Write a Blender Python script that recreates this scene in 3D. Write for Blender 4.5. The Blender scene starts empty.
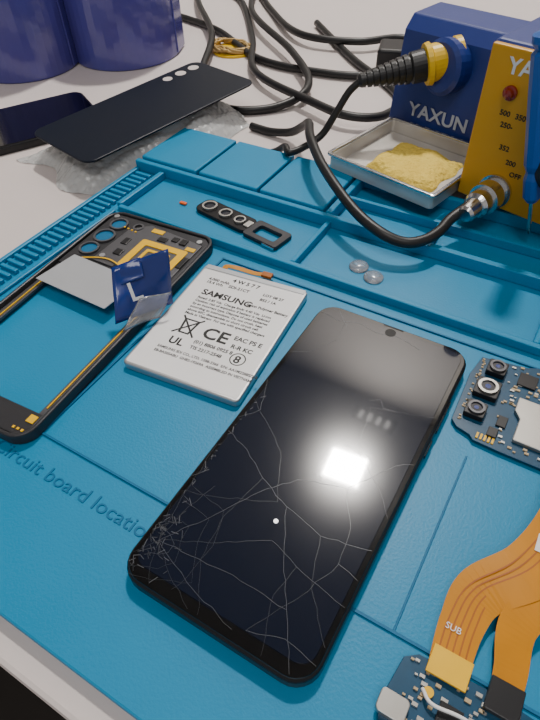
import bpy, math, random
import numpy as np
from mathutils import Vector, Matrix
random.seed(7)
S=0.001
col=bpy.context.scene.collection

# ---------------------------------------------------------------- materials
def mat(name,c,rough=.5,metal=0,noise=0,nscale=200,bump=0,bscale=400,coat=0,trans=0,emit=None,estr=0,alpha=1,c2=None,ior=1.45,spec=.5,bdist=.0005,crough=.02):
    m=bpy.data.materials.new(name);m.use_nodes=True
    nt=m.node_tree;b=nt.nodes['Principled BSDF']
    b.inputs['Base Color'].default_value=(*c,1)
    b.inputs['Roughness'].default_value=rough;b.inputs['Metallic'].default_value=metal
    b.inputs['Coat Weight'].default_value=coat;b.inputs['Transmission Weight'].default_value=trans
    b.inputs['Coat Roughness'].default_value=crough
    b.inputs['Alpha'].default_value=alpha;b.inputs['IOR'].default_value=ior
    b.inputs['Specular IOR Level'].default_value=spec
    tc=nt.nodes.new('ShaderNodeTexCoord')
    n=nt.nodes.new('ShaderNodeTexNoise');n.inputs['Scale'].default_value=nscale;n.inputs['Detail'].default_value=4
    nt.links.new(tc.outputs['Object'],n.inputs['Vector'])
    if noise or c2:
        r=nt.nodes.new('ShaderNodeMix');r.data_type='RGBA'
        cc=c2 if c2 else tuple(max(0,x*(1-noise)) for x in c)
        r.inputs[6].default_value=(*c,1);r.inputs[7].default_value=(*cc,1)
        nt.links.new(n.outputs['Fac'],r.inputs[0]);nt.links.new(r.outputs[2],b.inputs['Base Color'])
    if bump:
        n2=nt.nodes.new('ShaderNodeTexNoise');n2.inputs['Scale'].default_value=bscale
        nt.links.new(tc.outputs['Object'],n2.inputs['Vector'])
        bp=nt.nodes.new('ShaderNodeBump');bp.inputs['Strength'].default_value=bump;bp.inputs['Distance'].default_value=bdist
        nt.links.new(n2.outputs['Fac'],bp.inputs['Height']);nt.links.new(bp.outputs['Normal'],b.inputs['Normal'])
    if emit:
        b.inputs['Emission Color'].default_value=(*emit,1);b.inputs['Emission Strength'].default_value=estr
    return m
M={}
M['mat']=mat('silicone_blue',(0.0,.235,.455),.42,noise=.14,nscale=25,bump=.15,bscale=900,spec=.38)
M['matd']=mat('silicone_blue_dark',(0.0,.13,.28),.5,noise=.1,nscale=30,spec=.35)
M['table']=mat('table_white',(.68,.61,.59),.45,noise=.08,nscale=6,bump=.03,bscale=200)
M['wall']=mat('wall_paint',(.6,.57,.54),.8,noise=.05,nscale=3)
M['ceil']=mat('ceiling_paint',(.36,.36,.38),.9,noise=.04,nscale=3)
M['floor']=mat('floor_dark',(.02,.015,.012),.5,noise=.3,nscale=5)
M['phone']=mat('phone_body',(.012,.012,.014),.3,metal=.3,noise=.1)
M['glass']=mat('screen_glass',(.0015,.005,.017),.14,coat=1,noise=.2,nscale=20,spec=.2,crough=.045)
M['bezel']=mat('screen_bezel',(.001,.001,.001),.12,coat=1,noise=.1,spec=.2)
M['crack']=mat('crack_line',(.13,.14,.155),.35,noise=.8,nscale=60)
M['crackd']=mat('crack_faint',(.045,.05,.058),.3,noise=.6,nscale=60)
M['white']=mat('label_white',(.82,.82,.83),.3,noise=.04,nscale=60)
M['silver']=mat('foil_silver',(.55,.56,.58),.35,metal=.8,noise=.1,nscale=100)
M['ink']=mat('ink_black',(.01,.01,.01),.6,noise=.1)
M['chrome']=mat('chrome',(.7,.7,.7),.22,metal=1,noise=.1,nscale=80)
M['frame']=mat('midframe_grey',(.045,.045,.05),.42,metal=.4,noise=.2,nscale=90,bump=.1)
M['framel']=mat('midframe_light',(.12,.12,.13),.4,metal=.5,noise=.2,nscale=90)
M['hole']=mat('black_recess',(.004,.004,.004),.6,noise=.1)
M['gold']=mat('gold_tape',(.9,.52,.0),.4,noise=.15,nscale=150)
M['sheet']=mat('grey_sheet',(.48,.50,.53),.35,metal=.3,noise=.1,nscale=80)
M['tab']=mat('blue_film',(.01,.04,.27),.25,noise=.3,nscale=60,coat=.4,trans=.15)
M['clear']=mat('clear_plastic',(.9,.92,.95),.12,trans=.85,noise=.02,bump=.3,bscale=120)
M['pcb']=mat('pcb_blue',(.004,.07,.15),.35,noise=.4,nscale=300)
M['chip']=mat('chip_black',(.012,.012,.014),.35,noise=.1)
M['tan']=mat('component_tan',(.5,.38,.22),.5,noise=.2)
M['shield']=mat('shield_tin',(.5,.49,.46),.35,metal=.85,noise=.15,nscale=100)
M['flex']=mat('flex_orange',(.62,.24,.0),.36,noise=.3,nscale=60,coat=.1,spec=.35)
M['flexd']=mat('flex_trace',(.38,.10,.0),.4,noise=.2)
M['rubber']=mat('cable_black',(.014,.014,.015),.42,noise=.2)
M['yellow']=mat('plastic_yellow',(.80,.50,.01),.4,noise=.06)
M['panel']=mat('panel_amber',(.68,.34,.01),.42,noise=.12,nscale=14)
M['blue']=mat('powder_blue',(.018,.04,.22),.4,noise=.15,nscale=90,bump=.1)
M['bluel']=mat('handle_blue',(.01,.10,.40),.35,noise=.1)
M['lett']=mat('print_white',(.75,.78,.82),.5,noise=.03)
M['lettg']=mat('print_grey',(.42,.46,.55),.5,noise=.03)
M['sponge']=mat('sponge_yellow',(.95,.74,.14),.9,c2=(.75,.5,.07),nscale=90,bump=1,bscale=350,bdist=.002)
M['tray']=mat('tray_tin',(.75,.74,.72),.35,metal=.5,c2=(.5,.46,.40),nscale=35)
M['tape']=mat('tape_indigo',(.05,.06,.33),.22,coat=.5,c2=(.08,.06,.22),nscale=22)
M['card']=mat('cardboard',(.4,.28,.16),.8,noise=.2)
M['cover']=mat('cover_navy',(.004,.008,.018),.4,noise=.2,nscale=30,spec=.25)
M['wrap']=mat('bubble_film',(.85,.87,.87),.2,trans=.45,bump=.6,bscale=150,noise=.1,nscale=60,bdist=.003)
M['red']=mat('led_red',(.25,.01,.005),.25,coat=.5,noise=.1)
M['orange']=mat('orange_bit',(.8,.12,.01),.4,noise=.1)
M['wire']=mat('braid_copper',(.5,.33,.12),.5,metal=.3,noise=.3)
M['lamp']=mat('lamp_emit',(1,1,1),.5,emit=(1,.97,.93),estr=5,noise=.01)

# ---------------------------------------------------------------- helpers (mm)
def empty(name,loc=(0,0,0),rz=0):
    o=bpy.data.objects.new(name,None);col.objects.link(o)
    o.location=Vector(loc)*S;o.rotation_euler=(0,0,rz);o.empty_display_size=.01
    return o
def mk(name,v,f,m,parent=None,loc=(0,0,0),rot=(0,0,0),smooth=False,bevel=0,seg=2):
    me=bpy.data.meshes.new(name)
    me.from_pydata([tuple(Vector(p)*S) for p in v],[],f);me.validate()
    import bmesh
    b=bmesh.new();b.from_mesh(me);bmesh.ops.recalc_face_normals(b,faces=b.faces);b.to_mesh(me);b.free()
    me.materials.append(m)
    if smooth: me.polygons.foreach_set('use_smooth',[True]*len(me.polygons))
    o=bpy.data.objects.new(name,me);col.objects.link(o)
    o.location=Vector(loc)*S;o.rotation_euler=rot
    if parent: o.parent=parent
    if bevel:
        bm=o.modifiers.new('b','BEVEL');bm.width=bevel*S;bm.segments=seg;bm.limit_method='ANGLE';bm.angle_limit=math.radians(40)
    return o
def prism(name,pts,z0,z1,m,parent=None,**k):
    n=len(pts)
    v=[(*p,z0) for p in pts]+[(*p,z1) for p in pts]
    f=[list(range(n))[::-1],list(range(n,2*n))]+[[i,(i+1)%n,n+(i+1)%n,n+i] for i in range(n)]
    return mk(name,v,f,m,parent,**k)
def box(name,x0,x1,y0,y1,z0,z1,m,parent=None,**k):
    return prism(name,[(x0,y0),(x1,y0),(x1,y1),(x0,y1)],z0,z1,m,parent,**k)
def rr(w,h,r,cx=0,cy=0,n=6):
    p=[]
    for sx,sy,a0 in((1,1,0),(-1,1,90),(-1,-1,180),(1,-1,270)):
        for i in range(n+1):
            a=math.radians(a0+90*i/n);p.append((cx+sx*(w/2-r)+r*math.cos(a),cy+sy*(h/2-r)+r*math.sin(a)))
    return p
def circ(r,cx=0,cy=0,n=24): return [(cx+r*math.cos(2*math.pi*i/n),cy+r*math.sin(2*math.pi*i/n)) for i in range(n)]
def ring(name,po,pi,z0,z1,m,parent=None,**k):
    n=len(po)
    v=[(*p,z0) for p in po]+[(*p,z1) for p in po]+[(*p,z0) for p in pi]+[(*p,z1) for p in pi]
    f=[]
    for i in range(n):
        j=(i+1)%n
        f+=[[i,j,n+j,n+i],[2*n+j,2*n+i,3*n+i,3*n+j],[n+i,n+j,3*n+j,3*n+i],[j,i,2*n+i,2*n+j]]
    return mk(name,v,f,m,parent,**k)
def multi(name,boxes,m,parent=None,**k):
    v=[];f=[]
    for x0,x1,y0,y1,z0,z1 in boxes:
        b=len(v)
        v+=[(x0,y0,z0),(x1,y0,z0),(x1,y1,z0),(x0,y1,z0),(x0,y0,z1),(x1,y0,z1),(x1,y1,z1),(x0,y1,z1)]
        f+=[[b+3,b+2,b+1,b],[b+4,b+5,b+6,b+7]]+[[b+i,b+(i+1)%4,b+4+(i+1)%4,b+4+i] for i in range(4)]
    return mk(name,v,f,m,parent,**k)
def crom(P,n=10):
    P=[Vector(p) for p in P];out=[]
    Q=[2*P[0]-P[1]]+P+[2*P[-1]-P[-2]]
    for i in range(1,len(Q)-2):
        a,b,c,d=Q[i-1:i+3]
        for k in range(n):
            t=k/n
            out.append(.5*((2*b)+(c-a)*t+(2*a-5*b+4*c-d)*t*t+(3*b-a-3*c+d)*t**3))
    out.append(P[-1]);return out
def tube(name,P,r,m,parent=None,n=12,seg=10,straight=False,zmin=None,**k):
    L=[Vector(p) for p in P] if straight else crom(P,seg)
    if zmin is not None:
        for p in L: p.z=max(p.z,zmin)
    rs=[r]*len(L) if not isinstance(r,(list,tuple)) else list(r)
    if len(rs)!=len(L): rs=list(np.interp(np.linspace(0,1,len(L)),np.linspace(0,1,len(rs)),rs))
    v=[];f=[];nrm=None
    for i,p in enumerate(L):
        t=(L[min(i+1,len(L)-1)]-L[max(i-1,0)]).normalized()
        if nrm is None:
            nrm=t.cross(Vector((0,0,1)) if abs(t.z)<.9 else Vector((1,0,0))).normalized()
        else: nrm=(nrm-t*nrm.dot(t)).normalized()
        bn=t.cross(nrm)
        for j in range(n):
            a=2*math.pi*j/n;v.append(p+nrm*(rs[i]*math.cos(a))+bn*(rs[i]*math.sin(a)))
    for i in range(len(L)-1):
        for j in range(n):
            f.append([i*n+j,i*n+(j+1)%n,(i+1)*n+(j+1)%n,(i+1)*n+j])
    f+=[list(range(n))[::-1],list(range((len(L)-1)*n,len(L)*n))]
    o=mk(name,v,f,m,parent,smooth=True,**k)
    return o
def lathe(name,base,axis,prof,m,parent=None,n=28,smooth=False):
    a=Vector(axis).normalized();b=Vector(base)
    u=a.cross(Vector((0,0,1)) if abs(a.z)<.9 else Vector((1,0,0))).normalized();w=a.cross(u)
    v=[];f=[]
    for d,r in prof:
        for j in range(n):
            t=2*math.pi*j/n;v.append(b+a*d+u*(r*math.cos(t))+w*(r*math.sin(t)))
    for i in range(len(prof)-1):
        for j in range(n): f.append([i*n+j,i*n+(j+1)%n,(i+1)*n+(j+1)%n,(i+1)*n+j])
    f+=[list(range(n))[::-1],list(range((len(prof)-1)*n,len(prof)*n))]
    o=mk(name,v,f,m,parent,smooth=smooth);return o
def text(name,s,loc,size,m,parent=None,rot=(0,0,0),ext=.05,align='LEFT',sx=1,off=0):
    c=bpy.data.curves.new(name,'FONT');c.body=s;c.size=size*S;c.extrude=ext*S;c.align_x=align;c.resolution_u=3
    c.offset=off*S
    o=bpy.data.objects.new(name,c);col.objects.link(o)
    bpy.context.view_layer.update()
    dg=bpy.context.evaluated_depsgraph_get()
    me=bpy.data.meshes.new_from_object(o.evaluated_get(dg))
    bpy.data.objects.remove(o);me.materials.clear();me.materials.append(m)
    o=bpy.data.objects.new(name,me);col.objects.link(o)
    o.location=Vector(loc)*S;o.rotation_euler=rot;o.scale=(sx,1,1)
    if parent:o.parent=parent
    return o
def strip(name,P,w,m,parent=None,th=.25,seg=8,straight=False):
    """flat ribbon following P (x,y,z) with width(s) w in the xy plane"""
    L=[Vector(p) for p in P] if straight else crom(P,seg)
    ws=list(np.interp(np.linspace(0,1,len(L)),np.linspace(0,1,len(w)),w)) if isinstance(w,(list,tuple)) else [w]*len(L)
    v=[];f=[]
    for i,p in enumerate(L):
        t=(L[min(i+1,len(L)-1)]-L[max(i-1,0)]);s=Vector((-t.y,t.x,0)).normalized()*ws[i]/2
        v+=[p+s,p-s,p-s+Vector((0,0,th)),p+s+Vector((0,0,th))]
    for i in range(len(L)-1):
        for j in range(4): f.append([i*4+j,i*4+(j+1)%4,(i+1)*4+(j+1)%4,(i+1)*4+j])
    n=len(L);f+=[[3,2,1,0],[4*n-4,4*n-3,4*n-2,4*n-1]]
    return mk(name,v,f,m,parent)

# ---------------------------------------------------------------- room + table
TZ=-6
box('floor',-2200,1800,-1800,1500,-776,-756,M['floor'])
box('ceiling',-2200,1800,-1800,1500,1850,1870,M['ceil'])
box('wall_back',-2200,1800,1500,1550,-756,1850,M['wall'])
box('wall_left',-2250,-2200,-1800,1500,-756,1850,M['wall'])
wb=empty('workbench')
box('bench_top',-1300,700,-121,1150,TZ-28,TZ,M['table'],wb,bevel=2)
for i,(x,y) in enumerate([(-1250,-70),(650,-70),(-1250,1090),(650,1090)]):
    box('leg_%d'%i,x-25,x+25,y-25,y+25,-756,TZ-28,M['framel'],wb)

# ---------------------------------------------------------------- mat
sm=empty('silicone_repair_mat')
X0,X1,Y0,Y1=-222,228,-110,207
prism('base',rr(X1-X0,Y1-Y0,6,(X0+X1)/2,(Y0+Y1)/2),TZ,0,M['mat'],sm,bevel=.8)
B=[(-196,X1,101,104.5,0,5),(X0,X1,150,154,0,7.5),(-74,X1,203,Y1,0,8),(-74,X1,178,181,0,6),
   (-75,-71,154,Y1,0,8),(-12,-9,154,178,0,6),(70,73,154,203,0,6),(150,153,154,203,0,6),
   (-72,-69,104.5,150,0,5),(60,63,104.5,150,0,5),(150,153,104.5,150,0,5),(-200,-196,104.5,150,0,5),(X1-4,X1,-110,207,0,5),(X0,X0+3,-20,150,0,3),(-200,-198,-110,101,0,2)]
multi('compartment_walls',B,M['mat'],sm,bevel=.7)
multi('lid_blocks',[(-220,-173,155,206,0,9),(-171,-125,155,206,0,9),(-123,-77,155,206,0,9)],M['mat'],sm,bevel=1.2,seg=3)
multi('ribs',[(-218,-205,y,y+2.6,0,2.6) for y in np.arange(-18,148,5.2)],M['mat'],sm,bevel=.5)
multi('ridge_lines',[(-110,118,-49,-47.8,0,.9),(-110,-108.8,-49,93,0,.9),(-110,118,92,93,0,.9),(117,118,-49,93,0,.9),(52,52.8,-49,30,0,.5)],M['matd'],sm,bevel=.2)
text('moulded_text','Circuit board location',(-122,-64.5,0),8.6,M['matd'],sm,ext=.35,sx=1.12)
text('moulded_text_2','Screw position',(130,-64.5,0),8.6,M['matd'],sm,ext=.35)

# ---------------------------------------------------------------- cracked phone
ph=empty('cracked_smartphone')
prism('body',rr(75.5,160,9.5),0.1,7.3,M['phone'],ph,bevel=1.6,seg=4)
prism('screen_bezel',rr(73.6,158,8.6),7.2,7.8,M['bezel'],ph,bevel=.3)
prism('screen_glass',rr(69.5,151,5.5,0,1.2),7.7,8.0,M['glass'],ph,bevel=.2)
prism('front_camera_notch',circ(2.6,0,74.2),8.0,8.06,M['hole'],ph)
strip('earpiece_slot',[(-5,78.2,7.8),(5,78.2,7.8)],.7,M['hole'],ph,th=.1,straight=True)
for i,y in enumerate((18,32)): box('side_button_%d'%i,37.6,38.3,y,y+(9 if i==0 else 18),3,5,M['phone'],ph,bevel=.3)
def crack(P,w,jag=1.2,m='crackd',z=8.02,idx=[0]):
    w*=.42
    L=[]
    for a,b in zip(P[:-1],P[1:]):
        d=math.dist(a,b);n=max(1,int(d/3))
        for k in range(n):
            t=k/n;L.append((a[0]+(b[0]-a[0])*t+(random.uniform(-jag,jag)*.35 if k else 0),a[1]+(b[1]-a[1])*t+(random.uniform(-jag,jag)*.35 if k else 0),z))
    L.append((*P[-1],z));L=[p for p in L if abs(p[0])<36.6 and abs(p[1])<78.8]
    if len(L)<2:return
    idx[0]+=1
    strip('crack_%d'%idx[0],L,w,M[m],ph,th=.03,straight=True)
I=(-31,-64)
for a in [(-36,-20),(-26,-36),(-10,-30),(4,-44),(20,-62),(8,-76),(-8,-78),(-24,-78),(-36,-72),(-36,-50)]:
    crack([I,((I[0]+a[0])/2+random.uniform(-2,2),(I[1]+a[1])/2+random.uniform(-2,2)),a],.26,m='crack' if random.random()<.5 else 'crackd')
for rad in (5,10,17,24):
    pts=[(I[0]+rad*math.cos(t)*random.uniform(.7,1.25),I[1]+rad*math.sin(t)*random.uniform(.8,1.2)) for t in np.linspace(-1.7,1.7,6)]
    crack(pts,.2,m='crack' if rad<9 else 'crackd')
for P,w,m in [([(-10,-30),(0,-18),(18,-12),(30,6),(36,10)],.28,'crack'),([(-36,-12),(-24,-16),(-12,-24),(2,-30),(18,-34),(36,-30)],.28,'crack'),
  ([(2,-30),(10,-46),(20,-62),(30,-78)],.25,'crack'),([(18,-34),(24,-52),(36,-66)],.2,'crackd'),([(4,-44),(16,-48),(36,-52)],.22,'crack'),
  ([(18,-12),(26,-26),(28,-40),(22,-56),(12,-74)],.22,'crackd'),([(-36,8),(-22,-2),(-12,-10),(-2,-30)],.2,'crackd'),([(-12,-24),(-16,-44),(-14,-62),(-4,-78)],.22,'crackd'),
  ([(36,36),(18,30),(10,28),(14,6),(30,-8),(36,-16)],.15,'crackd'),([(-36,72),(-26,70),(-14,73),(-6,71),(4,73),(16,70)],.4,'crack'),([(-30,79),(-24,72),(-20,68)],.4,'crack'),
  ([(8,31),(12,34),(15,30),(20,31)],.3,'crackd'),([(-2,-30),(-24,-40),(-36,-44)],.2,'crackd'),([(16,-48),(14,-60),(20,-78)],.2,'crackd'),
  ([(-36,40),(-28,44),(-20,58),(-22,70)],.25,'crackd'),
  ([(-36,-4),(-30,4),(-36,20)],.25,'crack'),([(28,-40),(36,-42)],.3,'crack'),([(12,-74),(24,-70),(36,-72)],.25,'crack')]:
    crack(P,w,m=m)
for k in range(52):
    x=I[0]+random.gauss(0,4);y=I[1]+random.gauss(0,11)
    crack([(x,y),(x+random.uniform(-3,3),y+random.uniform(-3,3))],.55,m='crack' if k%2 else 'crackd')
for k in range(36):
    y=random.uniform(-76,10);x=-35.5+abs(random.gauss(0,1.2))
    crack([(x,y),(x+random.uniform(0,2.5),y+random.uniform(-3,3))],.5,m='crack' if k%2 else 'crackd')
prism('chip_dot',circ(.9,1.5,-37,10),8.02,8.25,M['silver'],ph)

# ---------------------------------------------------------------- battery
bt=empty('phone_battery',(-77,42.3,.1),.099)
prism('cell',rr(61.5,82,2.5),0,4.4,M['silver'],bt,bevel=.9,seg=3)
prism('label',rr(59,76,1.2,0,-1.5),4.4,4.5,M['white'],bt)
box('top_strip',-29.5,29.5,37.3,40.6,4.4,4.7,M['sheet'],bt,bevel=.1)
strip('connector_flex',[(-19,40.5,4.6),(-19,43,4.4),(-14,45.2,3.2),(-4,45.4,2.6),(2,46.6,2.4)],[3,3,3.2,3,3],M['flex'],bt)
box('connector_plug',1,7,44.6,48.4,2,3.6,M['flexd'],bt,bevel=.2)
def bl(n,s,x,y,sz,sx=1,off=.09): text(n,s,(x,y,4.53),sz,M['ink'],bt,ext=.02,sx=sx,off=off)
bl('label_brand','SAMSUNG',-21,17,5.8,1.1,.18)
bl('label_title','Li-ion Polymer Battery',5.5,18,2.5)
bl('label_code','4,000 mAh\n15.4 Wh',-23,29,2.8)
bl('label_code_2','4 W 5 7 7',-10,32,3.8,1,.12)
bl('label_code_3','SDI-21CT',-10,27,3.0)
bl('label_lot','LOT 08 27',10,28,2.6)
bl('label_lot2','BS2 / 1A',10,24,2.6)
T=['Rated: 3.85 Vdc  Charge limit: 4.40 Vdc  Li-ion','Caution: risk of explosion if battery is replaced','by an incorrect type. Dispose of used batteries','according to instructions. Do not crush, heat','above 60C, disassemble or short circuit cell.','Made in Vietnam  For use with specified chargers']
for i in range(6): bl('label_small_%d'%i,T[i],-21,13.4-i*2.6,2.3,.98,.07)
bl('label_ce','CE',-5,-11.5,10.5,1.1,.25)
bl('label_ul','UL',-18,-21,6.5,1,.2)
bl('label_nums','(01) 8806 0925 8',-6,-16.5,3)
bl('label_nums2','TIS 2217-2548',-6,-20.5,2.9)
bl('label_sq','8',17.2,-20.4,6.5,1,.15)
bl('label_ki','EAC PS E',11,-7,3.8,1,.12)
bl('label_ki2','R-R KC',12,-12.5,3.6,1,.12)
bl('label_foot','SAMSUNG SDI CO., LTD. 1588-3366  S/N: AA1M228BS/2-B',-21,-25.5,2.2,.98,.06)
bl('label_foot2','EB-BA505ABU  GH82-19269A  ASSEMBLED IN VIETNAM',-21,-28.5,2.2,.98,.06)
ring('label_bin',[(-17,-13),(-11,-13),(-9.5,-2.5),(-18.5,-2.5)],[(-16,-12),(-12,-12),(-10.8,-3.5),(-17.2,-3.5)],4.5,4.54,M['ink'],bt)
for s in (1,-1): strip('label_cross_%d'%(s+1),[(-14-6*s,-14,4.5),(-14+6*s,-1,4.5)],1.0,M['ink'],bt,th=.05,straight=True)
ring('label_circle',circ(4,19,-18),circ(3.4,19,-18),4.5,4.54,M['ink'],bt)

# ---------------------------------------------------------------- mid frame
mf=empty('phone_mid_frame',(-150.6,18.7,.3),.065)
ring('outer_rim',rr(75.5,160,9.5),rr(71.5,156,7.5),0,6.2,M['frame'],mf,bevel=.7)
ring('inner_lip',rr(71.5,156,7.5),rr(62,134,3,0,-2.5),1.6,3.2,M['framel'],mf,bevel=.2)
prism('antenna_plate',[(-35,24),(-10,24),(-6,30),(35,26),(35,74),(31,77.5),(-31,77.5),(-35,74)],2.6,5,M['frame'],mf,bevel=.4)
prism('antenna_plate_step',[(-18,33),(30,30),(33,34),(33,70),(-6,75),(-16,66)],5,5.8,M['framel'],mf,bevel=.3)
box('bottom_bar',-35,35,-77.5,-64,2,4.6,M['frame'],mf,bevel=.5)
for i,(x,y,r) in enumerate([(-25,68,4.6),(-25.5,54.5,5.4),(-26,41,4.8),(-12,70,2.2)]):
    ring('camera_hole_rim_%d'%i,circ(r+1.2,x,y),circ(r,x,y),4.8,6.2,M['framel'],mf)
    prism('camera_hole_%d'%i,circ(r,x,y),4.9,5.1,M['matd'] if i<3 else M['hole'],mf)
ring('gold_gasket',rr(31,26,1.5,14,48),rr(22,17,1,14,48),5.8,6.3,M['gold'],mf)
ring('gold_gasket_inner',rr(16,12,1,14,48),rr(12,8,.8,14,48),5.8,6.2,M['gold'],mf)
box('gold_pad_1',-2,6,69,72.5,5.8,6.2,M['gold'],mf);box('gold_pad_2',26,32,62,65,5.8,6.2,M['gold'],mf)
box('gold_pad_3',20,34,31,34,5.8,6.2,M['gold'],mf)
multi('bottom_gold',[(-33,-28,-74,-69,4.6,5),(30,34,-70,-66,4.6,5)],M['gold'],mf)
multi('gold_dots',[(27+i*2.4,28.2+i*2.4,-75,-73.8,4.6,5) for i in range(3)]+[(-20+i*3,-19+i*3,66-i*.5,67-i*.5,5.8,6.3) for i in range(4)],M['gold'],mf)
multi('plate_parts',[(-2,4,31,34,5.8,6.6),(20,24,65,70,5.8,6.8),(-12,-8,52,58,5.8,6.4),(6,12,63,67,5.8,6.4),(-30,-24,28,33,5,5.6),(-10,-5,42,47,5.8,6.5),(30,33,46,56,5.8,6.4),(14,18,66,70,5.8,6.5)],M['chip'],mf,bevel=.2)
for i,(x,y) in enumerate([(30,72),(-31,74),(31,38),(-14,38),(-31,-70),(0,-71)]):
    prism('screw_boss_%d'%i,circ(1.7,x,y,14),4.4,6.4,M['silver'],mf)
multi('rail_lines',[(32.4,33,-60,20,3.2,3.7),(-33,-32.4,-60,20,3.2,3.7)],M['gold'],mf)
strip('antenna_wire',[(-28,30,5.4),(-10,36,6.4),(4,33,6.4),(20,28,5.4),(28,22,5.2)],.8,M['gold'],mf)
prism('grey_adhesive_sheet',[(-33,5),(17,1),(20,27),(-28,31)],6.6,7,M['sheet'],mf)

# ---------------------------------------------------------------- blue tab
tb=empty('blue_pull_tab')
def sheet(name,corn,m,nx=14,ny=10,amp=1.2,seed=1,th=.3,parent=None):
    rnd=random.Random(seed);a,b,c,d=[Vector(p) for p in corn]
    nrm=(b-a).cross(d-a).normalized();v=[];f=[]
    ph1,ph2=rnd.uniform(0,6),rnd.uniform(0,6)
    for j in range(ny+1):
        for i in range(nx+1):
            s,t=i/nx,j/ny;p=a*(1-s)*(1-t)+b*s*(1-t)+c*s*t+d*(1-s)*t
            v.append(p+nrm*amp*(math.sin(5*s+ph1+2*t)+.5*math.sin(9*t+ph2-3*s)))
    for j in range(ny):
        for i in range(nx): q=j*(nx+1)+i;f.append([q,q+1,q+nx+2,q+nx+1])
    o=mk(name,v,f,m,parent,smooth=True)
    so=o.modifiers.new('s','SOLIDIFY');so.thickness=th*S;return o
fc=[(-120,14,8.2),(-106,42,6.5),(-110,50,34),(-131,30,28)]
sheet('film',fc,M['tab'],parent=tb,amp=.9)
sheet('folded_flap',[(-131,30,28),(-121,41,31),(-116,36,24),(-127,26,20)],M['tab'],parent=tb,amp=.5,seed=3)
sheet('clear_film',[(-114,12,8.5),(-105,30,6.5),(-104,40,17),(-112,26,19)],M['clear'],parent=tb,seed=4,amp=1.0)
a_,b_,c_,d_=[Vector(p) for p in fc]
def bil(s,t): return a_*(1-s)*(1-t)+b_*s*(1-t)+c_*s*t+d_*(1-s)*t
P0=bil(.30,.30);u_=(bil(.6,.5)-bil(.3,.5)).normalized();v_=(bil(.4,.8)-bil(.4,.3)).normalized()
n_=u_.cross(v_).normalized();v_=n_.cross(u_)
tl=text('tab_letter','L',(0,0,0),13,M['lett'],tb,ext=.2,off=.2)
P0=P0+n_*1.7
mw=Matrix.Identity(4)
for i in range(3): mw[i][0]=u_[i];mw[i][1]=v_[i];mw[i][2]=n_[i];mw[i][3]=P0[i]*S
tl.matrix_basis=mw

# ---------------------------------------------------------------- motherboard
mb=empty('phone_circuit_board')
prism('pcb',[(42,86),(40,73),(41,44),(44,41),(50,39.5),(52,37.5),(63,37),(130,37),(130,97),(66,91),(62,89)],1,2.2,M['pcb'],mb,bevel=.2)
for i,(x,y,s) in enumerate([(50,80,8.5),(49.5,66,10.5),(48.5,52,8.5)]):
    prism('camera_housing_%d'%i,rr(s,s,1,x,y),2.2,5.2,M['chip'],mb,bevel=.3)
    ring('camera_ring_%d'%i,circ(s*.42,x,y),circ(s*.30,x,y),5.2,6.3,M['shield'] if i==1 else M['framel'],mb)
    prism('camera_glass_%d'%i,circ(s*.3,x,y),5.2,5.7,M['glass'],mb)
    prism('camera_iris_%d'%i,circ(s*.12,x,y),5.7,5.75,M['tab'],mb)
prism('shield_can',[(66,44),(66,56),(63,60),(63,68),(72,68),(76,64),(112,66),(112,44)],2.2,4.2,M['shield'],mb,bevel=.4)
multi('chips',[(60,68,76,84,2.2,3.3),(74,84,74,86,2.2,3.5),(56,60,42,47,2.2,3.4),(88,100,72,84,2.2,3.4),(58,62,49,55,2.2,3.2)],M['chip'],mb,bevel=.2)
rn=random.Random(3);cc=[];ct=[]
for k in range(260):
    x=rn.uniform(55.5,110);y=rn.uniform(39,88)
    if 62<x and 43<y<69: continue
    l=rn.uniform(.8,1.8);(cc if k%2 else ct).append((x,x+l,y,y+l*.6,2.2,2.8))
for k in range(26):
    y=rn.uniform(42,86);x=rn.uniform(42.5,44);ct.append((x,x+1,y,y+.7,2.2,2.7))
multi('passives_tan',ct,M['tan'],mb);multi('passives_silver',cc,M['shield'],mb)
multi('gold_contacts',[(52.5+i*1.6,53.4+i*1.6,39,42,2.2,2.7) for i in range(5)],M['gold'],mb)

# ---------------------------------------------------------------- flex + charging board
fx=empty('orange_flex_cable')
PL=[(100,62,5),(93,38,7),(92,14,8),(85,-8,7.5),(73,-23,5),(70.5,-36,4),(71,-52,3.4)]
strip('ribbon_left',PL,[22,21,20,19,17,14,12],M['flex'],fx)
strip('ribbon_right',[(125,50,6),(112,26,8),(103,4,8),(93,-14,7),(86,-28,5.5),(87.5,-42,4),(88,-50,3.4)],[18,16,15,13,12,10,9],M['flex'],fx)
for k in range(5):
    o=(k-2)*2.6
    strip('trace_%d'%k,[(x+o*(1 if j<4 else .8),y,z+.28) for j,(x,y,z) in enumerate(PL)],.5,M['flexd'],fx,th=.05)
box('stiffener_left',65,77.5,-55,-46,3.3,4.4,M['gold'],fx,bevel=.2)
box('connector_right',83,93,-56,-46,2.6,5,M['chip'],fx,bevel=.3)
box('qr_label',84,90,-2,5,8.3,8.5,M['white'],fx,rot=(0,0,0))
text('flex_print','LCD 2',(97,8,8.4),3.6,M['lett'],fx,rot=(0,0,.9),ext=.03)
text('flex_print_2','SUB',(66,-40,4.5),3,M['lett'],fx,rot=(0,0,0),ext=.03)
cb=empty('charging_port_board')
prism('pcb',[(58,-54),(62,-51),(84,-50),(112,-52),(112,-80),(60,-80),(56,-70)],1,2.2,M['pcb'],cb,bevel=.2)
prism('usb_port',rr(9,7,1.5,60,-69),2.2,5.2,M['shield'],cb,bevel=.3)
prism('coax_socket',circ(1.6,68,-60),2.2,3.4,M['gold'],cb)
cc=[];ct=[]
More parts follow.
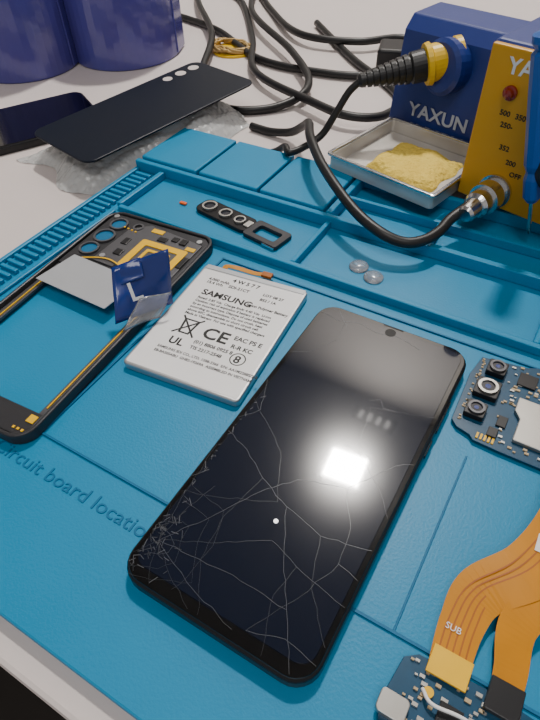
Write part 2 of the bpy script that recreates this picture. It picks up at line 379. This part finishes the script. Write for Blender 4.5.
for k in range(110):
    x=rn.uniform(59,105);y=rn.uniform(-78,-53);l=rn.uniform(.8,2.2);(cc if k%2 else ct).append((x,x+l,y,y+l*.6,2.2,3))
multi('passives_tan',ct,M['tan'],cb);multi('passives_silver',cc,M['shield'],cb)
multi('chips',[(72,79,-66,-60,2.2,3.4),(88,94,-70,-62,2.2,3.6)],M['chip'],cb,bevel=.2)
tube('white_coax',[(66,-60,3.5),(70,-63,5),(80,-62,5),(95,-64,4),(110,-60,4)],.6,M['white'],cb,n=8)

# ---------------------------------------------------------------- lens bracket & discs
lb=empty('camera_lens_bracket',(-119,127,.3),-.17)
ring('frame_open',rr(26,17,2,21,0),rr(17,9,1.5,21,0),0,2.6,M['frame'],lb,bevel=.3)
box('frame_tab',24,33,-9,-5,0,2,M['chrome'],lb,bevel=.3)
prism('plate',rr(44,15,5,-13,0),0,2.4,M['phone'],lb,bevel=.5)
for i,x in enumerate((-27,-13,-1)):
    ring('lens_ring_%d'%i,circ(5-i*.6,x,0),circ(3.8-i*.5,x,0),2.4,3.8,M['shield'],lb)
    prism('lens_glass_%d'%i,circ(3.8-i*.5,x,0),2.4,2.9,M['glass'],lb)
box('flash_window',4,8,-3,3,2.4,3.2,M['shield'],lb,bevel=.2)
for i,(x,y) in enumerate([(-38,123),(-27,118)]):
    lathe('clear_lens_cap' if i==0 else 'clear_lens_cap.001',(x,y,.1),(0,0,1),[(0,5.5),(.8,5.6),(1.6,5),(2.4,3.8),(2.9,2),(3.0,.2)],M['clear'],smooth=True)
box('orange_fragment',-168,-163,128,130.5,.1,1.4,M['orange'],None,bevel=.4)

# ---------------------------------------------------------------- sponge tray
tr=empty('sponge_tray',(-50,227,9),-.235)
prism('floor_plate',rr(76,67,2),0,1,M['tray'],tr)
ring('wall',rr(80,71,3),rr(77,68,2),0,9,M['tray'],tr,bevel=.3)
ring('rolled_rim',rr(83,74,3),rr(78,69,2),8.6,10.4,M['chrome'],tr,bevel=.7,seg=3)
v=[];f=[];n=30
for j in range(n+1):
    for i in range(n+1):
        x,y=i/n*2-1,j/n*2-1
        e=max(0,1-max(abs(x),abs(y))**8)
        v.append((x*25+4+1.2*math.sin(y*6),y*22+1.2*math.sin(x*7),1.2+(5.2+1.2*math.sin(4*x+2*y)+.5*rn.uniform(-1,1))*e))
for j in range(n):
    for i in range(n): q=j*(n+1)+i;f.append([q,q+1,q+n+2,q+n+1])
mk('sponge',v,f,M['sponge'],tr,smooth=True)

# ---------------------------------------------------------------- iron stand
st=empty('soldering_iron_stand',(-44,279,0),-.25)
box('base_plate',-42,42,-8,45,TZ,8,M['blue'],st,bevel=1.5)
prof=[(-12,8),(-5,72),(3,80),(34,80),(34,76),(5,76),(-1,70),(-8,8)]
v=[(x,y,z) for x in (-41,41) for y,z in prof];k=len(prof)
f=[list(range(k)),list(range(k,2*k))[::-1]]+[[i,(i+1)%k,k+(i+1)%k,k+i] for i in range(k)]
mk('bent_bracket',v,f,M['blue'],st,bevel=1)
for i,x in enumerate((-41,39)):
    v=[(xx,y,z) for xx in (x,x+2) for y,z in [(-10,8),(-3,70),(5,78),(36,78),(42,8)]];k=5
    f=[list(range(k)),list(range(k,2*k))[::-1]]+[[a,(a+1)%k,k+(a+1)%k,k+a] for a in range(k)]
    mk('side_plate_%d'%i,v,f,M['blue'],st,bevel=.4)
text('stand_brand','YAXUN',(-25,-11.3,22),12,M['lettg'],st,rot=(math.radians(84),0,0),ext=.2,sx=1.12,off=.25)
si=empty('soldering_iron')
A=Vector((-97,240,51));Bv=Vector((-48,274,62));ax=(Bv-A);an=ax.normalized()
prf=[(0,3.4)]
for q in range(8): prf+=[(2+q*4,4.4+q*.62),(4.6+q*4,4.6+q*.62),(4.8+q*4,3.7+q*.62),(5.8+q*4,3.7+q*.62)]
prf+=[(35,9.6),(46,10),(46.5,8)]
lathe('strain_relief_grip',A,ax,prf,M['rubber'],si)
lathe('yellow_collar',A+an*43,ax,[(0,8),(1,12.5),(4,13),(5,11.5),(18,11),(20,12.5),(24,12.5),(25,9)],M['yellow'],si)
lathe('barrel',A+an*62,ax,[(0,6),(22,5),(30,2.5),(40,1)],M['chrome'],si)
lathe('holder_ring',(-3,-10,58),(-.25,-.97,.1),[(-12,15),(0,17),(4,17),(6,14.5),(6.1,12)],M['blue'],st)
tube('iron_lead',[A+an*2,(-101,236,45),(-106,228,33),(-112,220,20),(-121,209,13.5),(-127,201,12.5),(-134,208,12),(-146,214,3),(-162,214,-2.5),(-195,216,-3.4),(-216,217,-3.4)],2.4,M['rubber'],si)

# ---------------------------------------------------------------- soldering station
ss=empty('soldering_station',(-13,211,0),-.245)
box('housing',0,125,2,110,8,96,M['blue'],ss,bevel=3,seg=3)
box('front_panel',1.5,123.5,-1.5,2.5,10,95,M['panel'],ss,bevel=1)
multi('feet',[(8,20,8,20,0,8),(105,117,8,20,0,8)],M['rubber'],ss)
multi('rear_feet',[(8,20,90,102,-6,8),(105,117,90,102,-6,8)],M['rubber'],ss)
text('panel_brand','YAXUN',(13,-1.7,83),11,M['lett'],ss,rot=(math.pi/2,0,0),ext=.15,off=.2)
lathe('power_led',(18,-1.5,74),(0,-1,0),[(0,3.8),(1.5,3.8),(2,2.8),(4,2.4),(4.8,1)],M['red'],ss)
for i,(s,x,z) in enumerate([('500',15,62),('350',24,62),('250-',17,56),('352',20,44),('200',26,37),('OFF',30,31)]):
    text('dial_mark_%d'%i,s,(x,-1.6,z),4,M['ink'],ss,rot=(math.pi/2,0,0),ext=.1,off=.08)
lathe('temperature_knob',(60,-1.5,50),(0,-1,0),[(0,16),(3,16),(4,13),(16,12),(17,10)],M['chip'],ss)
lathe('socket_nut',(25,-1.5,20),(0,-1,0),[(0,10),(2,10),(2.1,8),(6,8),(6.1,9),(14,9),(14.1,7.5),(22,7.5),(24,6)],M['chrome'],ss)
lathe('plug_sleeve',(25,-25,20),(0,-1,-.12),[(0,5.6),(8,5),(10,4)],M['chrome'],ss)
tube('station_cable',[(1,181,18),(-4,169,15.5),(-6,157,14),(-11,146,13),(-20,139,13),(-34,138,16),(-55,147,20),(-85,170,26),(-108,196,29),(-122,220,26),(-136,238,14),(-152,248,2),(-172,250,-2.5),(-190,252,-2.8)],3.1,M['rubber'],None,zmin=-2.8)

# screwdriver leaning on the station
sd=empty('precision_screwdriver')
a=Vector((37,188,8.2));b=Vector((17,183,104));ax=b-a
lathe('blade',a,ax,[(0,.8),(2,1.1),(26,1.2)],M['chrome'],sd,n=12)
lathe('handle',a+ax.normalized()*20,ax,[(0,2.6),(3,4.6),(14,5),(18,4),(22,5.4),(60,6),(76,6),(78,4)],M['bluel'],sd,n=10)
lathe('cap',a+ax.normalized()*98,ax,[(0,4.5),(3,6.2),(6,6),(7,3)],M['bluel'],sd,n=16)

# ---------------------------------------------------------------- background clutter
def roll(name,x,y,r,h,ri):
    e=empty(name,(x,y,TZ),.4)
    ring('tape_body',circ(r,n=48),circ(ri+3,n=48),0,h,M['tape'],e,bevel=2,seg=3)
    ring('core',circ(ri+3,n=48),circ(ri,n=48),0,h-1,M['card'],e)
    box('loose_end',r-2,r+.8,-4,22,2,h-2,M['tape'],e,bevel=.3)
    return e
roll('blue_tape_roll',-466,272,50,92,30)
roll('blue_tape_roll.001',-398,345,54,85,36)
# bubble wrap
def H(s,t):
    e=(1-abs(s)**3.5)*(1-abs(t)**4)
    bx,by=(s*9)%1-.5,(t*14+.5*(int(s*9+50)%2))%1-.5
    cr=1.6*math.sin(6*s+3*t)+1.3*math.sin(9*t-5*s+1)+1.0*math.sin(17*s+11*t)
    return max(0,max(0,e)**1.1*(20.5+min(0,cr*1.6)))+.9*math.sqrt(max(0,.2-(bx*bx+by*by)))*3*(.4+.6*max(0,e))
v=[];f=[];nx,ny=110,150
for j in range(ny+1):
    for i in range(nx+1):
        s,t=i/nx*2-1,j/ny*2-1
        v.append((s*50*(1+.14*math.sin(4*t+1)),t*80*(1+.08*math.sin(5*s)),H(s,t)))
for j in range(ny):
    for i in range(nx): q=j*(nx+1)+i;f.append([q,q+1,q+nx+2,q+nx+1])
mk('bubble_wrap_sheet',v,f,M['wrap'],None,loc=(-254,198,TZ+.5),rot=(0,0,-.25),smooth=True)
cv=empty('phone_back_cover',(-252,205,17.5),-.22)
cv.rotation_euler=(0.035,0,-.22)
prism('shell',rr(73,162,9),0,1.6,M['cover'],cv,bevel=.6)
for i,y in enumerate((69,55,41)): prism('camera_cutout_%d'%i,circ(4.6 if i<2 else 4,-26,y),1.6,1.75,M['table'],cv)
dp=empty('phone_display_panel',(-366,150,TZ+.2),-.5)
prism('panel_body',rr(74,158,8),0,6,M['phone'],dp,bevel=1)
prism('panel_glass',rr(71,154,7),6,6.6,M['bezel'],dp,bevel=.2)
wc=empty('desoldering_wire_coil',(-305,395,TZ),0)
P=[]
for k in range(60):
    t=k*.55;P.append((20*math.cos(t)*(1+.25*math.sin(k*1.7)),14*math.sin(t)*(1+.3*math.sin(k*2.3)),2.5+4*abs(math.sin(k*.9))))
tube('braid',P,1.4,M['wire'],wc,n=6,seg=4)
prism('spool_base',circ(22,4,2),0,2,M['yellow'],wc)
tube('power_cable',[(-560,520,-2),(-462,469,-2),(-350,434,-2),(-260,379,-2),(-182,376,-2),(-120,395,-2),(-90,376,-2),(-50,372,-2)],3.4,M['rubber'],zmin=-2.4)
tube('power_cable.001',[(-440,560,-2),(-386,540,-2),(-300,430,-2),(-240,340,2),(-160,300,4),(-122,290,4),(-100,310,2),(-110,360,-2),(-180,420,-2),(-260,500,-2)],3.4,M['rubber'],zmin=-2.4)
tube('power_cable.002',[(-420,620,-2),(-330,520,-2),(-252,446,3),(-190,450,3),(-150,480,3),(-90,470,-2),(-20,440,-2)],3.6,M['rubber'],zmin=-2.2)
tube('power_cable.003',[(-520,640,-2),(-420,500,4),(-330,400,5),(-280,310,0),(-230,270,-2),(-190,290,-2),(-180,330,4),(-230,390,6),(-330,480,5),(-400,600,0)],3.4,M['rubber'],zmin=-2.4)
pw=empty('power_adapter',(-120,420,TZ),.3)
box('body',-32,32,-16,16,0,24,M['chip'],pw,bevel=3,seg=3)
multi('pins',[(32,48,-7,-4,10,13),(32,48,4,7,10,13)],M['chrome'],pw,bevel=.5)

# ---------------------------------------------------------------- lights
def area(name,loc,size,power,c=(1,1,1),rot=(0,0,0)):
    l=bpy.data.lights.new(name,'AREA');l.shape='RECTANGLE';l.size=size[0]*S;l.size_y=size[1]*S;l.energy=power;l.color=c
    o=bpy.data.objects.new(name,l);col.objects.link(o);o.location=Vector(loc)*S;o.rotation_euler=rot;return o
cl=empty('ceiling_light',(-373,1110,1850),.1)
ring('housing',rr(190,180,10),rr(165,155,6),-14,0,M['framel'],cl)
o=area('lamp_panel',(0,0,-10),(150,140),42,(1,.95,.89));o.parent=cl
c2=empty('added_fill_light',(300,-700,1850))  # added fill with a lamp-style housing, for soft ambient light from behind the camera
ring('housing',rr(960,660,10),rr(910,610,6),-14,0,M['framel'],c2)
o=area('lamp_panel',(0,0,-10),(900,600),15,(1,.96,.92));o.parent=c2
c3=empty('led_strip_light',(-368,1400,1850))
box('housing',-100,100,-40,40,-6,0,M['phone'],c3)
for i in range(4): box('led_%d'%i,-72+i*42,-54+i*42,-20,20,-12,-6,M['lamp'],c3)
w=bpy.data.worlds.new('w');bpy.context.scene.world=w;w.use_nodes=True
bg=w.node_tree.nodes['Background'];bg.inputs[0].default_value=(1,.96,.93,1);bg.inputs[1].default_value=.42

# ---------------------------------------------------------------- camera
tx,ty,az,el,d,roll_,fl=-45.185,37.097,math.radians(32.266),math.radians(46.86),268.925,math.radians(-2.191),561.388
away=Vector((-math.sin(az),math.cos(az),0));fw=away*math.cos(el)+Vector((0,0,-math.sin(el)))
Cp=Vector((tx,ty,0))-fw*d;r0=fw.cross(Vector((0,0,1))).normalized();u0=r0.cross(fw)
Rv=r0*math.cos(roll_)+u0*math.sin(roll_);Uv=-r0*math.sin(roll_)+u0*math.cos(roll_)
cd=bpy.data.cameras.new('camera');co=bpy.data.objects.new('camera',cd);col.objects.link(co)
mw=Matrix.Identity(4)
for i in range(3): mw[i][0]=Rv[i];mw[i][1]=Uv[i];mw[i][2]=-fw[i];mw[i][3]=Cp[i]*S
co.matrix_world=mw
cd.sensor_fit='VERTICAL';cd.sensor_height=24;cd.lens=24*fl/720
cd.clip_start=.005;cd.clip_end=50
bpy.context.scene.camera=co
